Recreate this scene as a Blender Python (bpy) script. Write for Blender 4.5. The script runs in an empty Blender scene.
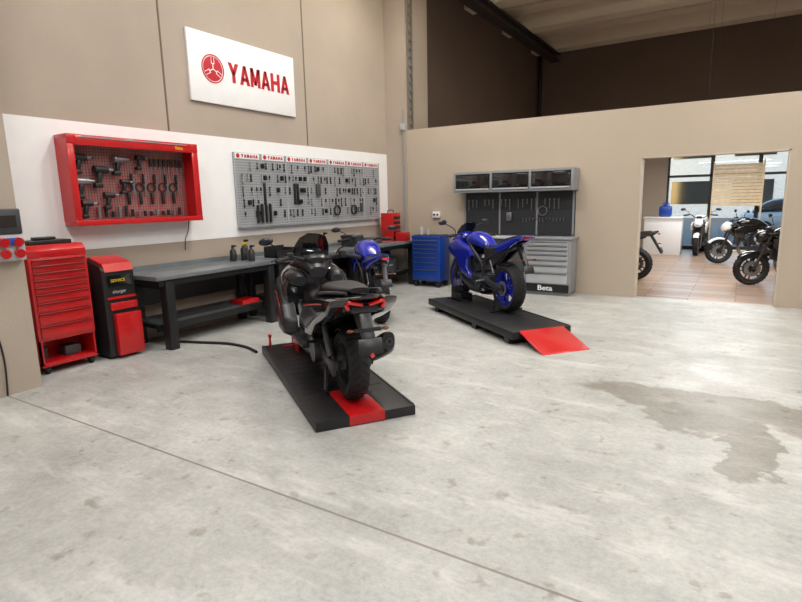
import bpy, bmesh, math, random
from mathutils import Vector, Matrix
random.seed(7)
sc=bpy.context.scene
try:
    sc.view_settings.view_transform='Standard'; sc.view_settings.look='None'
except Exception: pass
COL=sc.collection
# ------------------------------------------------------------ materials
def lin(c):
    return tuple(((v/255)/12.92 if v/255<=0.04045 else ((v/255+0.055)/1.055)**2.4) for v in c)
_m={}
def mat(name,rgb,rough=0.5,metal=0.0,var=0.06,scale=6.0,bump=0.0,coat=0.0,alpha=1,emit=0):
    if name in _m: return _m[name]
    m=bpy.data.materials.new(name); m.use_nodes=True; nt=m.node_tree; b=nt.nodes['Principled BSDF']
    c=lin(rgb)
    tc=nt.nodes.new('ShaderNodeTexCoord'); nz=nt.nodes.new('ShaderNodeTexNoise'); nz.inputs['Scale'].default_value=scale; nz.inputs['Detail'].default_value=4
    nt.links.new(tc.outputs['Object'],nz.inputs['Vector'])
    rp=nt.nodes.new('ShaderNodeValToRGB'); rp.color_ramp.elements[0].position=.3; rp.color_ramp.elements[1].position=.7
    rp.color_ramp.elements[0].color=tuple(v*(1-var) for v in c)+(1,)
    rp.color_ramp.elements[1].color=tuple(min(1,v*(1+var)) for v in c)+(1,)
    nt.links.new(nz.outputs['Fac'],rp.inputs['Fac']); nt.links.new(rp.outputs['Color'],b.inputs['Base Color'])
    b.inputs['Roughness'].default_value=rough; b.inputs['Metallic'].default_value=metal
    b.inputs['Coat Weight'].default_value=coat
    if emit:
        b.inputs['Emission Color'].default_value=c+(1,); b.inputs['Emission Strength'].default_value=emit
    if alpha<1: b.inputs['Alpha'].default_value=alpha
    if bump:
        n2=nt.nodes.new('ShaderNodeTexNoise'); n2.inputs['Scale'].default_value=60; n2.inputs['Detail'].default_value=5
        nt.links.new(tc.outputs['Object'],n2.inputs['Vector'])
        bp=nt.nodes.new('ShaderNodeBump'); bp.inputs['Strength'].default_value=bump; bp.inputs['Distance'].default_value=.01
        nt.links.new(n2.outputs['Fac'],bp.inputs['Height']); nt.links.new(bp.outputs['Normal'],b.inputs['Normal'])
    _m[name]=m; return m
WALL=mat('wall_beige',(169,156,142),.85,var=.07,scale=.8,bump=.25)
PART=mat('partition_beige',(181,167,150),.8,var=.03,scale=.8,bump=.1)
DARKW=mat('wall_dark_brown',(108,93,82),.9,var=.06,scale=.6,bump=.2)
CEIL=mat('ceiling_concrete',(222,212,194),.85,var=.05,scale=.5,bump=.2)
WHITE=mat('white_paint',(238,238,238),.5,var=.015)
RED=mat('red_enamel',(188,22,26),.3,var=.05,coat=.3)
REDT=mat('red_print',(186,22,40),.5,var=.02)
BLACK=mat('black_steel',(27,27,29),.42,var=.1)
BLACKG=mat('black_gloss',(22,23,26),.13,var=.1,coat=.9)
BLACKM=mat('black_matte_plastic',(36,36,39),.33,var=.1,bump=.05)
GUN=mat('gunmetal',(82,84,90),.3,.7,var=.1)
RUB=mat('rubber',(26,26,28),.75,var=.15,bump=.3)
STEEL=mat('steel',(150,152,156),.35,.8,var=.1)
GREY=mat('grey_enamel',(140,143,147),.4,var=.05)
LGREY=mat('light_grey_enamel',(182,184,187),.4,var=.04)
BENCH=mat('bench_top_steel',(120,126,130),.3,.25,var=.14,scale=3)
DGREY=mat('dark_grey',(70,72,74),.5,var=.08)
BLUE=mat('blue_paint',(20,36,160),.17,var=.06,coat=.8)
BLUED=mat('blue_enamel',(18,62,150),.35,var=.06,coat=.3)
SEATM=mat('seat_vinyl',(34,34,36),.45,var=.1,bump=.2)
CHROME=mat('chrome',(200,200,205),.2,1.0,var=.02)
TAIL=mat('tail_lens',(190,14,18),.15,var=.02,coat=1,emit=.2)
ORANGE=mat('indicator_lens',(110,60,28),.2,var=.02)
YEL=mat('yellow_plastic',(225,190,30),.4)
WOOD=mat('pale_wood',(225,204,168),.5,var=.1,scale=10)
CARP=mat('car_paint',(205,208,212),.25,var=.02,coat=.8)
SMOKE=mat('smoked_screen',(24,26,30),.1,var=.02,alpha=.7)
GLASSD=mat('dark_glass',(30,36,42),.08,var=.02)
ASPH=mat('asphalt',(120,118,114),.9,var=.15,scale=3)
FACADE=mat('facade_grey',(170,176,186),.8,var=.1)

def glassmat():
    m=bpy.data.materials.new('window_glass'); m.use_nodes=True; nt=m.node_tree; nt.nodes.clear()
    o=nt.nodes.new('ShaderNodeOutputMaterial'); t=nt.nodes.new('ShaderNodeBsdfTransparent'); g=nt.nodes.new('ShaderNodeBsdfGlossy'); mx=nt.nodes.new('ShaderNodeMixShader')
    t.inputs[0].default_value=(.85,.9,.92,1); g.inputs['Roughness'].default_value=.03
    fr=nt.nodes.new('ShaderNodeFresnel'); nt.links.new(fr.outputs[0],mx.inputs[0]); nt.links.new(t.outputs[0],mx.inputs[1]); nt.links.new(g.outputs[0],mx.inputs[2]); nt.links.new(mx.outputs[0],o.inputs[0])
    return m
GLASS=glassmat()

def floor_mat():
    m=bpy.data.materials.new('polished_concrete'); m.use_nodes=True; nt=m.node_tree; N=nt.nodes; Lk=nt.links; b=N['Principled BSDF']
    tc=N.new('ShaderNodeTexCoord')
    def noise(s,d=6,r=.6,vec=None):
        n=N.new('ShaderNodeTexNoise'); n.inputs['Scale'].default_value=s; n.inputs['Detail'].default_value=d; n.inputs['Roughness'].default_value=r
        Lk.new(vec or tc.outputs['Object'],n.inputs['Vector']); return n
    def ramp(src,p0,c0,p1,c1):
        r=N.new('ShaderNodeValToRGB'); e=r.color_ramp.elements; e[0].position=p0;e[0].color=tuple(c0)+(1,);e[1].position=p1;e[1].color=tuple(c1)+(1,)
        Lk.new(src,r.inputs['Fac']); return r.outputs['Color']
    def mth(op,a,bb,clamp=False):
        n=N.new('ShaderNodeMath'); n.operation=op; n.use_clamp=clamp
        for i,v in enumerate((a,bb)):
            if v is None: continue
            if isinstance(v,(int,float)): n.inputs[i].default_value=v
            else: Lk.new(v,n.inputs[i])
        return n.outputs[0]
    def mix(mode,fac,a,bb):
        n=N.new('ShaderNodeMix'); n.data_type='RGBA'; n.blend_type=mode
        for i,v in ((0,fac),(6,a),(7,bb)):
            if isinstance(v,(int,float)): n.inputs[i].default_value=v
            elif isinstance(v,tuple): n.inputs[i].default_value=v+(1,)
            else: Lk.new(v,n.inputs[i])
        return n.outputs[2]
    big=ramp(noise(.7,6).outputs['Fac'],.32,lin((168,169,165)),.68,lin((197,197,193)))
    med=ramp(noise(2.6,8,.75).outputs['Fac'],.34,(.76,.76,.755),.62,(1,1,1))
    c=mix('MULTIPLY',1.0,big,med)
    fine=ramp(noise(28,6,.8).outputs['Fac'],.35,(.76,.76,.75),.6,(1,1,1))
    c=mix('MULTIPLY',.85,c,fine)
    sp=ramp(noise(6.5,4,.55).outputs['Fac'],.61,(1,1,1),.69,(.64,.60,.54))
    c=mix('MULTIPLY',.75,c,sp)
    mp=N.new('ShaderNodeMapping'); mp.inputs['Scale'].default_value=(.6,2.4,1); mp.inputs['Rotation'].default_value=(0,0,.5); Lk.new(tc.outputs['Object'],mp.inputs['Vector'])
    sc_=ramp(noise(1.8,8,.7,mp.outputs[0]).outputs['Fac'],.52,(0,0,0),.68,(1,1,1))
    c=mix('MIX',mth('MULTIPLY',sc_,.4),c,lin((218,217,214)))
    sx=N.new('ShaderNodeSeparateXYZ'); 
    wn=noise(2.6,6,.6); 
    vm=N.new('ShaderNodeVectorMath'); vm.operation='MULTIPLY_ADD'; Lk.new(wn.outputs['Color'],vm.inputs[0]); vm.inputs[1].default_value=(.9,.6,0); Lk.new(tc.outputs['Object'],vm.inputs[2])
    Lk.new(vm.outputs[0],sx.inputs[0])
    X=mth('SUBTRACT',sx.outputs[0],.45); Y=mth('SUBTRACT',sx.outputs[1],.3)
    def ell(cx,cy,rx,ry):
        dx=mth('DIVIDE',mth('SUBTRACT',X,cx),rx); dy=mth('DIVIDE',mth('SUBTRACT',Y,cy),ry)
        return mth('SQRT',mth('ADD',mth('MULTIPLY',dx,dx),mth('MULTIPLY',dy,dy)),None)
    d=ell(-.02,4.78,1.25,.27)
    for e in ((-.1,4.42,.45,.3),(.16,4.0,.15,.55),(1.1,4.65,.8,.42)): d=mth('MINIMUM',d,ell(*e))
    mask=ramp(d,.86,(1,1,1),1.14,(0,0,0))
    d2=ell(-1.0,4.0,.25,.12); m2=ramp(d2,.8,(.3,.3,.3),1.1,(0,0,0))
    mask=mix('ADD',1.0,mask,m2)
    c=mix('MIX',mth('MULTIPLY',mask,.85),c,mix('MULTIPLY',1.0,c,(.56,.52,.47)))
    s2=N.new('ShaderNodeSeparateXYZ'); Lk.new(tc.outputs['Object'],s2.inputs[0])
    dj=mth('ABSOLUTE',mth('SUBTRACT',s2.outputs[1],2.06),None)
    j=mth('LESS_THAN',dj,.008)
    j2=mth('LESS_THAN',mth('ABSOLUTE',mth('SUBTRACT',s2.outputs[1],-2.6),None),.009)
    c=mix('MIX',mth('MULTIPLY',mth('MAXIMUM',j,j2),.75),c,lin((108,100,88)))
    Lk.new(c,b.inputs['Base Color'])
    rr=mth('MULTIPLY',noise(1.5,6).outputs['Fac'],.5)
    rr=mth('ADD',rr,.20); rr=mth('SUBTRACT',rr,mth('MULTIPLY',mask,.04)); Lk.new(rr,b.inputs['Roughness'])
    bp=N.new('ShaderNodeBump'); bp.inputs['Strength'].default_value=.08; bp.inputs['Distance'].default_value=.01
    Lk.new(noise(14,6).outputs['Fac'],bp.inputs['Height']); Lk.new(bp.outputs[0],b.inputs['Normal'])
    return m
def woodfloor_mat():
    m=bpy.data.materials.new('plank_floor'); m.use_nodes=True; nt=m.node_tree; N=nt.nodes; Lk=nt.links; b=N['Principled BSDF']
    tc=N.new('ShaderNodeTexCoord'); br=N.new('ShaderNodeTexBrick'); Lk.new(tc.outputs['Object'],br.inputs['Vector'])
    br.inputs['Color1'].default_value=lin((190,162,138))+(1,); br.inputs['Color2'].default_value=lin((150,126,108))+(1,); br.inputs['Mortar'].default_value=lin((100,82,70))+(1,)
    br.inputs['Scale'].default_value=1; br.inputs['Brick Width'].default_value=1.3; br.inputs['Row Height'].default_value=.16; br.inputs['Mortar Size'].default_value=.01
    Lk.new(br.outputs['Color'],b.inputs['Base Color']); b.inputs['Roughness'].default_value=.3
    return m
def peg_mat(name,base,hole,s):
    m=bpy.data.materials.new(name); m.use_nodes=True; nt=m.node_tree; N=nt.nodes; Lk=nt.links; b=N['Principled BSDF']
    tc=N.new('ShaderNodeTexCoord'); v=N.new('ShaderNodeTexVoronoi'); v.voronoi_dimensions='2D'; v.inputs['Scale'].default_value=s; v.inputs['Randomness'].default_value=0
    sp=N.new('ShaderNodeSeparateXYZ'); cb=N.new('ShaderNodeCombineXYZ'); Lk.new(tc.outputs['Object'],sp.inputs[0])
    Lk.new(sp.outputs[1],cb.inputs[0]); Lk.new(sp.outputs[2],cb.inputs[1]); Lk.new(cb.outputs[0],v.inputs['Vector'])
    r=N.new('ShaderNodeValToRGB'); r.color_ramp.elements[0].position=.2; r.color_ramp.elements[1].position=.26
    r.color_ramp.elements[0].color=lin(hole)+(1,); r.color_ramp.elements[1].color=lin(base)+(1,)
    Lk.new(v.outputs['Distance'],r.inputs[0]); Lk.new(r.outputs[0],b.inputs['Base Color']); b.inputs['Roughness'].default_value=.45; b.inputs['Metallic'].default_value=.1
    return m
PEG=peg_mat('perforated_grey_steel',(158,161,165),(90,92,95),26)

# ------------------------------------------------------------ mesh builder
class MB:
    def __init__(s): s.bm=bmesh.new()
    def box(s,x0,x1,y0,y1,z0,z1,bev=0,R=None):
        c=Vector(((x0+x1)/2,(y0+y1)/2,(z0+z1)/2))
        M=Matrix.Translation(c)@(R.to_4x4() if R else Matrix())@Matrix.Diagonal((abs(x1-x0),abs(y1-y0),abs(z1-z0),1))
        v=bmesh.ops.create_cube(s.bm,size=1,matrix=M)['verts']
        if bev:
            e={x for q in v for x in q.link_edges}
            bmesh.ops.bevel(s.bm,geom=list(e),offset=bev,segments=2,affect='EDGES',profile=.5)
        return s
    def cyl(s,p1,p2,r1,r2=None,seg=16):
        p1=Vector(p1);p2=Vector(p2);d=p2-p1
        q=Vector((0,0,1)).rotation_difference(d.normalized())
        bmesh.ops.create_cone(s.bm,cap_ends=True,segments=seg,radius1=r1,radius2=r1 if r2 is None else r2,depth=d.length,matrix=Matrix.Translation((p1+p2)/2)@q.to_matrix().to_4x4()); return s
    def ball(s,c,rx,ry=None,rz=None,seg=16,R=None):
        bmesh.ops.create_uvsphere(s.bm,u_segments=seg,v_segments=max(6,seg*2//3),radius=1,matrix=Matrix.Translation(c)@(R.to_4x4() if R else Matrix())@Matrix.Diagonal((rx,ry or rx,rz or rx,1))); return s
    def rings(s,R,cap=True,loop=False):
        V=[[s.bm.verts.new(p) for p in r] for r in R]; n=len(V[0]); k=len(V)
        for i in range(k if loop else k-1):
            a=V[i];b=V[(i+1)%k]
            for j in range(n): s.bm.faces.new((a[j],a[(j+1)%n],b[(j+1)%n],b[j]))
        if cap and not loop: s.bm.faces.new(V[0]); s.bm.faces.new(V[-1])
        return s
    def loft(s,secs,n=24,sub=4):
        S=[tuple(q)+((2.5,) if len(q)==5 else ()) for q in secs]
        out=[]
        for i in range(len(S)-1):
            p0=S[max(0,i-1)];p1=S[i];p2=S[i+1];p3=S[min(len(S)-1,i+2)]
            for t in range(sub):
                t/=sub
                out.append([.5*((2*b)+(c-a)*t+(2*a-5*b+4*c-d)*t*t+(-a+3*b-3*c+d)*t**3) for a,b,c,d in zip(p0,p1,p2,p3)])
        out.append(list(S[-1])); R=[]
        for x,yc,zc,hw,hh,e in out:
            hw=max(hw,.002);hh=max(hh,.002); r=[]
            for j in range(n):
                a=2*math.pi*j/n; ca=math.cos(a);sa=math.sin(a)
                r.append((x,yc+hw*math.copysign(abs(ca)**(2/e),ca),zc+hh*math.copysign(abs(sa)**(2/e),sa)))
            R.append(r)
        return s.rings(R)
    def lathe(s,prof,c,axis='y',seg=40):
        R=[]
        for k in range(seg):
            a=2*math.pi*k/seg; r=[]
            for rad,off in prof:
                u=rad*math.cos(a);w=rad*math.sin(a)
                p={'y':(u,off,w),'x':(off,u,w),'z':(u,w,off)}[axis]
                r.append((c[0]+p[0],c[1]+p[1],c[2]+p[2]))
            R.append(r)
        return s.rings(R,loop=True)
    def prism(s,pts,y0,y1,bev=0,taper=None):
        f2=(lambda x,z:(taper[0]+(x-taper[0])*taper[2],taper[1]+(z-taper[1])*taper[2])) if taper else (lambda x,z:(x,z))
        a=[s.bm.verts.new((x,y0,z)) for x,z in pts]; b=[s.bm.verts.new((f2(x,z)[0],y1,f2(x,z)[1])) for x,z in pts]; n=len(a)
        f=[s.bm.faces.new(a),s.bm.faces.new(b)]
        for j in range(n): f.append(s.bm.faces.new((a[j],a[(j+1)%n],b[(j+1)%n],b[j])))
        if bev:
            e={x for q in f for x in q.edges}
            bmesh.ops.recalc_face_normals(s.bm,faces=f)
            bmesh.ops.bevel(s.bm,geom=list(e),offset=bev,segments=2,affect='EDGES',profile=.5)
        return s
    def plate(s,pts,x0,x1):
        a=[s.bm.verts.new((x0,y,z)) for y,z in pts]; b=[s.bm.verts.new((x1,y,z)) for y,z in pts]; n=len(a)
        s.bm.faces.new(a);s.bm.faces.new(b)
        for j in range(n): s.bm.faces.new((a[j],a[(j+1)%n],b[(j+1)%n],b[j]))
        return s
    def word(s,word,y,z,w,h,gap,x0,x1,t=.25):
        for ch in word:
            P=[]
            mir=lambda q:[(1-a,b) for a,b in q]
            bx=lambda a,b,c,d:[(a,c),(b,c),(b,d),(a,d)]
            if ch=='A':
                l=[(0,0),(t,0),(.5+t*.42,1),(.5-t*.42,1)]; P=[l,mir(l),[(.2,.2),(.8,.2),(.74,.38),(.26,.38)]]
            elif ch=='Y':
                l=[(0,1),(t*1.1,1),(.5+t*.5,.42),(.5-t*.5,.42)]; P=[l,mir(l),bx(.5-t/2,.5+t/2,0,.45)]
            elif ch=='M':
                l=[(0,1),(t,1),(.5+t*.45,.12),(.5-t*.45,.12)]; P=[bx(0,t*.9,0,1),bx(1-t*.9,1,0,1),l,mir(l)]
            elif ch=='H': P=[bx(0,t,0,1),bx(1-t,1,0,1),bx(t,1-t,.4,.6)]
            for q in P: s.plate([(y+a*w,z+b*h) for a,b in q],x0,x1)
            y+=w+gap
        return s
    def arc(s,c,R0,a0,a1,w,th=.012,seg=14,crown=.03):
        rr=[]
        for i in range(seg+1):
            a=math.radians(a0+(a1-a0)*i/seg); r=[]
            for (yy,dr) in ((-w,-crown),(-w*.6,-.006),(0,0),(w*.6,-.006),(w,-crown),(w,-crown-th),(w*.6,-.006-th),(0,-th),(-w*.6,-.006-th),(-w,-crown-th)):
                q=R0+dr; r.append((c[0]+q*math.cos(a),c[1]+yy,c[2]+q*math.sin(a)))
            rr.append(r)
        return s.rings(rr)
    def tube(s,pts,r,seg=10,sub=6,cyc=False):
        P=[Vector(p) for p in pts]; out=[]
        n=len(P)
        for i in range(n-1):
            p0=P[max(0,i-1)];p1=P[i];p2=P[i+1];p3=P[min(n-1,i+2)]
            for k in range(sub):
                t=k/sub
                out.append(.5*((2*p1)+(p2-p0)*t+(2*p0-5*p1+4*p2-p3)*t*t+(-p0+3*p1-3*p2+p3)*t**3))
        out.append(P[-1])
        R=[]; prev=None
        for i,p in enumerate(out):
            d=(out[min(i+1,len(out)-1)]-out[max(i-1,0)]).normalized()
            if prev is None: a=d.orthogonal().normalized()
            else: a=(prev-d*prev.dot(d)).normalized()
            prev=a; b=d.cross(a)
            rr=r if not isinstance(r,(list,tuple)) else r[0]+(r[1]-r[0])*i/(len(out)-1)
            R.append([p+a*rr*math.cos(2*math.pi*j/seg)+b*rr*math.sin(2*math.pi*j/seg) for j in range(seg)])
        return s.rings(R)
    def done(s,name,parent=None,m=None,loc=(0,0,0),rot=(0,0,0),ang=38):
        bm=s.bm; bmesh.ops.recalc_face_normals(bm,faces=bm.faces)
        for f in bm.faces: f.smooth=True
        for e in bm.edges:
            if len(e.link_faces)==2 and e.calc_face_angle(0)>math.radians(ang): e.smooth=False
        me=bpy.data.meshes.new(name); bm.to_mesh(me); bm.free()
        o=bpy.data.objects.new(name,me); COL.objects.link(o)
        me.materials.append(m)
        o.location=loc;o.rotation_euler=rot
        if parent: o.parent=parent
        return o
def empty(name,loc=(0,0,0),rz=0,rot=None):
    e=bpy.data.objects.new(name,None); COL.objects.link(e); e.location=loc; e.rotation_euler=rot or (0,0,rz); e.empty_display_size=.1; return e
def box(name,parent,m,*a,bev=0,R=None): return MB().box(*a,bev=bev,R=R).done(name,parent,m)
def text(name,parent,m,s,size,loc,rot,ext=.003,sx=1.0,off=0.0,al='LEFT'):
    cu=bpy.data.curves.new(name,'FONT'); cu.body=s; cu.size=size; cu.extrude=ext; cu.offset=off; cu.align_x=al; cu.align_y='CENTER'
    o=bpy.data.objects.new(name,cu); COL.objects.link(o); o.location=loc; o.rotation_euler=rot; o.scale=(sx,1,1); cu.materials.append(m)
    if parent: o.parent=parent
    return o
RX=(math.pi/2,0,math.pi/2); RY=(math.pi/2,0,0); H=math.pi/2
# ------------------------------------------------------------ room
L=-6.2; D=9.5; FAR=18.8; RT=7.0; BK=-5.0; TOP=6.6
MB().box(L-.3,RT+.3,BK-.3,D+.12,-.2,0).done('floor',None,floor_mat())
MB().box(L-.3,RT+.3,D+.12,FAR+.3,-.2,0).done('floor_showroom',None,woodfloor_mat())
MB().box(L-.3,L,BK-.3,D+.8,-.2,TOP).done('wall_left',None,WALL)
MB().box(L-.3,L,D+.8,FAR+.3,-.2,TOP).done('wall_left_rear',None,DARKW)
MB().box(L-.3,RT+.3,BK-.3,BK,-.2,TOP).done('wall_back',None,WALL)
MB().box(RT,RT+.3,BK,FAR+.3,-.2,TOP).done('wall_right',None,WALL)
DX0,DX1,DH=-1.43,.50,2.24
MB().box(-5.73,DX0,D,D+.2,0,3.0).box(DX1,RT,D,D+.2,0,3.0).box(DX0,DX1,D,D+.2,DH,3.0).done('wall_partition',None,PART)
MB().box(DX0-.0,DX0+.02,D-.006,D+.206,0,DH).box(DX1-.02,DX1,D-.006,D+.206,0,DH).box(DX0,DX1,D-.006,D+.206,DH-.02,DH).done('trim_doorway',None,mat('trim_beige',(190,178,162),.6))
MB().box(L,-5.73,D-.04,D+.85,0,TOP).done('wall_column',None,WALL)
MB().box(L,-5.47,-.2,2.35,0,TOP).done('wall_pilaster',None,WALL)
MB().box(L,L+.006,2.35,D-.04,1.18,2.56).done('trim_white_band',None,WHITE)
jm=MB()
for y in (4.5,7.1): jm.box(L,L+.004,y-.012,y+.012,2.565,TOP-.3)
jm.done('trim_panel_joint',None,mat('joint_dark',(105,92,80),.9))
WX0=-2.05;WX1=6.2;WZ=2.95
MB().box(L,WX0,FAR,FAR+.3,0,TOP).box(WX1,RT,FAR,FAR+.3,0,TOP).box(WX0,WX1,FAR,FAR+.3,WZ,TOP).done('wall_far',None,DARKW)
MB().box(-3.6,WX0,FAR-.04,FAR,0,2.95).done('trim_showroom_panel',None,PART)
w=empty('window_1')
f=MB(); x=WX0
while x<WX1: 
    f.box(x-.05,x+.05,FAR-.02,FAR+.1,0,WZ); x+=1.18
f.box(WX0,WX1,FAR-.02,FAR+.1,0,.1).box(WX0,WX1,FAR-.02,FAR+.1,WZ-.08,WZ).box(WX0,WX1,FAR-.02,FAR+.1,2.15,2.22)
f.done('frame',w,BLACK); MB().box(WX0,WX1,FAR+.03,FAR+.04,.1,WZ-.08).done('pane',w,GLASS)
c=MB().box(L-.3,RT+.3,BK-.3,FAR+.3,TOP,TOP+.2)
y=BK+.6
i=0
while y<FAR:
    wd=.5 if i%2==0 else .16
    c.box(L,RT,y,y+wd,TOP-.38 if i%2==0 else TOP-.2,TOP+.01); y+=1.25; i+=1
c.done('ceiling',None,CEIL)
r=empty('ceiling_rail_beam',(0,0,0))
MB().box(-5.75,-5.45,9.0,FAR,5.98,6.02).box(-5.62,-5.58,9.0,FAR,6.0,6.22).box(-5.75,-5.45,9.0,FAR,6.19,6.23).done('beam',r,mat('beam_dark',(60,54,50),.6))
MB().cyl((-6.08,FAR-.1,0),(-6.08,FAR-.1,6.2),.06).done('drain_pipe',None,BLACK)
cl=MB().box(-5.725,-5.68,9.52,9.545,3.0,6.2).box(-5.725,-5.68,9.66,9.685,3.0,6.2)
for k in range(20): cl.box(-5.725,-5.69,9.53,9.67,3.1+k*.155,3.13+k*.155)
cl.done('cable_ladder',None,mat('galvanised',(130,124,116),.5,.4))
cd=empty('conduit_pipe'); MB().cyl((-5.78,D-.055,0),(-5.78,D-.055,3.4),.013).done('pipe',cd,GREY); box('junction_box',cd,LGREY,-5.83,-5.74,D-.1,D-.041,3.0,3.12,bev=.008)
so=empty('power_outlet'); box('plate',so,WHITE,-5.15,-5.0,D-.06,D,1.3,1.42,bev=.008); MB().cyl((-5.11,D-.065,1.36),(-5.11,D-.03,1.36),.02).cyl((-5.04,D-.065,1.36),(-5.04,D-.03,1.36),.02).done('outlets',so,BLACK)
# ------------------------------------------------------------ lights
def lamp(x,y,z,sx,sy,e,up=0,col=(1,.99,.975),rod=.006):
    p=empty('led_ceiling_lamp',(x,y,z))
    for nm_,en,rt,dz in (('led_down',e,(0,0,0),-.06),('ceiling_fill',up,(math.pi,0,0),.06)):  # the upward light is an added fill that brightens the ceiling
        if en<=0: continue
        l=bpy.data.lights.new(nm_,'AREA'); l.shape='RECTANGLE'; l.size=sx; l.size_y=sy; l.energy=en; l.color=col
        o=bpy.data.objects.new(nm_,l); COL.objects.link(o); o.parent=p; o.location=(0,0,dz); o.rotation_euler=rt
    MB().box(-sx/2,sx/2,-sy/2,sy/2,-.04,.03,bev=.01).done('housing',p,WHITE)
    MB().cyl((-sx/3,0,.03),(-sx/3,0,TOP-z),rod).cyl((sx/3,0,.03),(sx/3,0,TOP-z),rod).done('wires',p,DGREY)
for (x,y) in ((-3.6,1.2),(-3.6,5.0),(.2,1.2),(.2,5.0),(3.8,1.2),(3.8,5.0),(-.5,-3)): lamp(x,y,5.9,1.8,.5,112)
for (x,y) in ((-4,8.0),(1.5,8.2)): lamp(x,y,5.6,1.8,.4,72,150)
for (x,y) in ((0,11.2),(0,13.6),(-.4,16.2)): lamp(x,y,2.75,2.0,.25,72,rod=.002)  # unseen lamps added below the partition top to brighten the showroom
wd=bpy.data.worlds.new('sky'); sc.world=wd; wd.use_nodes=True; nt=wd.node_tree
st=nt.nodes.new('ShaderNodeTexSky'); st.sky_type='NISHITA'; st.sun_elevation=math.radians(14); st.sun_rotation=math.radians(200); st.sun_disc=False
nt.links.new(st.outputs[0],nt.nodes['Background'].inputs[0]); nt.nodes['Background'].inputs[1].default_value=.65
MB().box(-40,40,FAR+.3,90,-.25,-.05).done('ground_outside',None,ASPH)
# ------------------------------------------------------------ sign
sg=empty('logo_sign',(L,5.83,3.425))
box('panel',sg,WHITE,0,.04,-.98,.98,-.44,.44,bev=.005)
MB().word('YAMAHA',-.34,-.125,.186,.26,.015,.04,.044,.30).done('lettering',sg,REDT)
EY=-.60
MB().lathe([(.168,0),(.183,0),(.183,.006),(.168,.006)],(.041,EY,0),'x',48).done('emblem_ring',sg,REDT)
MB().cyl((.04,EY,0),(.045,EY,0),.155,seg=48).done('emblem_disc',sg,REDT)
tf=MB()
for k in range(3):
    R=Matrix.Rotation(2*math.pi*k/3,3,'X')
    for (yy,z0,z1,w_) in ((0,.0,.07,.012),(-.022,.07,.145,.008),(.022,.07,.145,.008)):
        q=[R@Vector((0,yy+a*w_/2,b)) for a,b in ((-1,z0),(1,z0),(1,z1),(-1,z1))]; tf.plate([(EY+v.y,v.z) for v in q],.044,.049)
    q=[R@Vector((0,a,b)) for a,b in ((-.026,.062),(.026,.062),(.026,.073),(-.026,.073))]; tf.plate([(EY+v.y,v.z) for v in q],.044,.048)
tf.done('emblem_forks',sg,WHITE)
# ------------------------------------------------------------ pegboard
pb=empty('pegboard',(L,7.30,0)); 
box('board',pb,PEG,.006,.03,-1.82,1.82,1.31,2.37)
box('lower_shelf',pb,GREY,.03,.10,-1.82,1.82,1.30,1.325)
hd=MB(); 
for k in range(7): hd.box(.03,.034,-1.80+k*.52,-1.80+k*.52+.46,2.285,2.365)
hd.done('header_strips',pb,WHITE)
hm=MB()
for k in range(7):
    hm.word('YAMAHA',-1.685+k*.52,2.30,.046,.05,.009,.034,.037,.32); hm.cyl((.034,-1.745+k*.52,2.325),(.037,-1.745+k*.52,2.325),.032)
hm.done('header_lettering',pb,REDT)
dv=MB()
for k in range(8): dv.box(.03,.036,-1.825+k*.52,-1.815+k*.52,1.31,2.37)
dv.done('panel_edges',pb,LGREY)
def wrench(b,x,y,z,l,w=.01):
    b.box(x,x+.008,y-w*.5,y+w*.5,z-l,z); b.lathe([(w*1.3,0),(w*.7,0),(w*.7,.008),(w*1.3,.008)],(x,y,z),'x',12)
    b.box(x,x+.008,y-w*1.3,y-w*.4,z-l-.02,z-l+.01).box(x,x+.008,y+w*.4,y+w*1.3,z-l-.02,z-l+.01)
T1=MB();T2=MB();T3=MB()
for row,(zz,n) in enumerate(((2.23,44),(2.06,40),(1.88,40),(1.70,38),(1.53,34))):
    for k in range(n):
        y=-1.74+3.48*(k+.5)/n+random.uniform(-.02,.02)
        u=random.random()
        if u<.3: continue
        x=.045
        if u<.6: wrench(T1 if random.random()<.45 else T2,x,y,zz,random.uniform(.06,.13),random.uniform(.008,.013))
        elif u<.78:
            l=random.uniform(.05,.12); T2.cyl((x,y,zz),(x,y,zz-.05),.011); T1.cyl((x,y,zz-.05),(x,y,zz-.05-l*.8),.004)
        elif u<.92:
            T2.cyl((x,y-.014,zz-.10),(x,y,zz-.04),.007).cyl((x,y+.014,zz-.10),(x,y,zz-.04),.007).box(x-.005,x+.008,y-.01,y+.01,zz-.045,zz+.01)
        else: T2.box(x-.01,x+.03,y-.022,y+.022,zz-.07,zz,bev=.006)
for y in (-1.28,-.62,-.55): T2.box(.035,.06,y-.02,y+.02,1.62,1.95,bev=.006)
for k in range(4): T2.cyl((.06,-1.45+k*.085,1.36),(.06,-1.45+k*.085,1.62+.02*(k%2)),.02)
for y in (.45,.95): 
    T2.lathe([(.07,-.01),(.09,-.01),(.09,.01),(.07,.01)],(.05,y,1.5),'x',20)
T3.box(.035,.07,-.1,.0,1.75,1.95,bev=.01).box(.035,.07,1.15,1.22,1.45,1.62,bev=.01)
T1.done('hanging_tools_steel',pb,CHROME);T2.done('hanging_tools_dark',pb,BLACK);T3.done('hanging_tools_grey',pb,DGREY)
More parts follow.
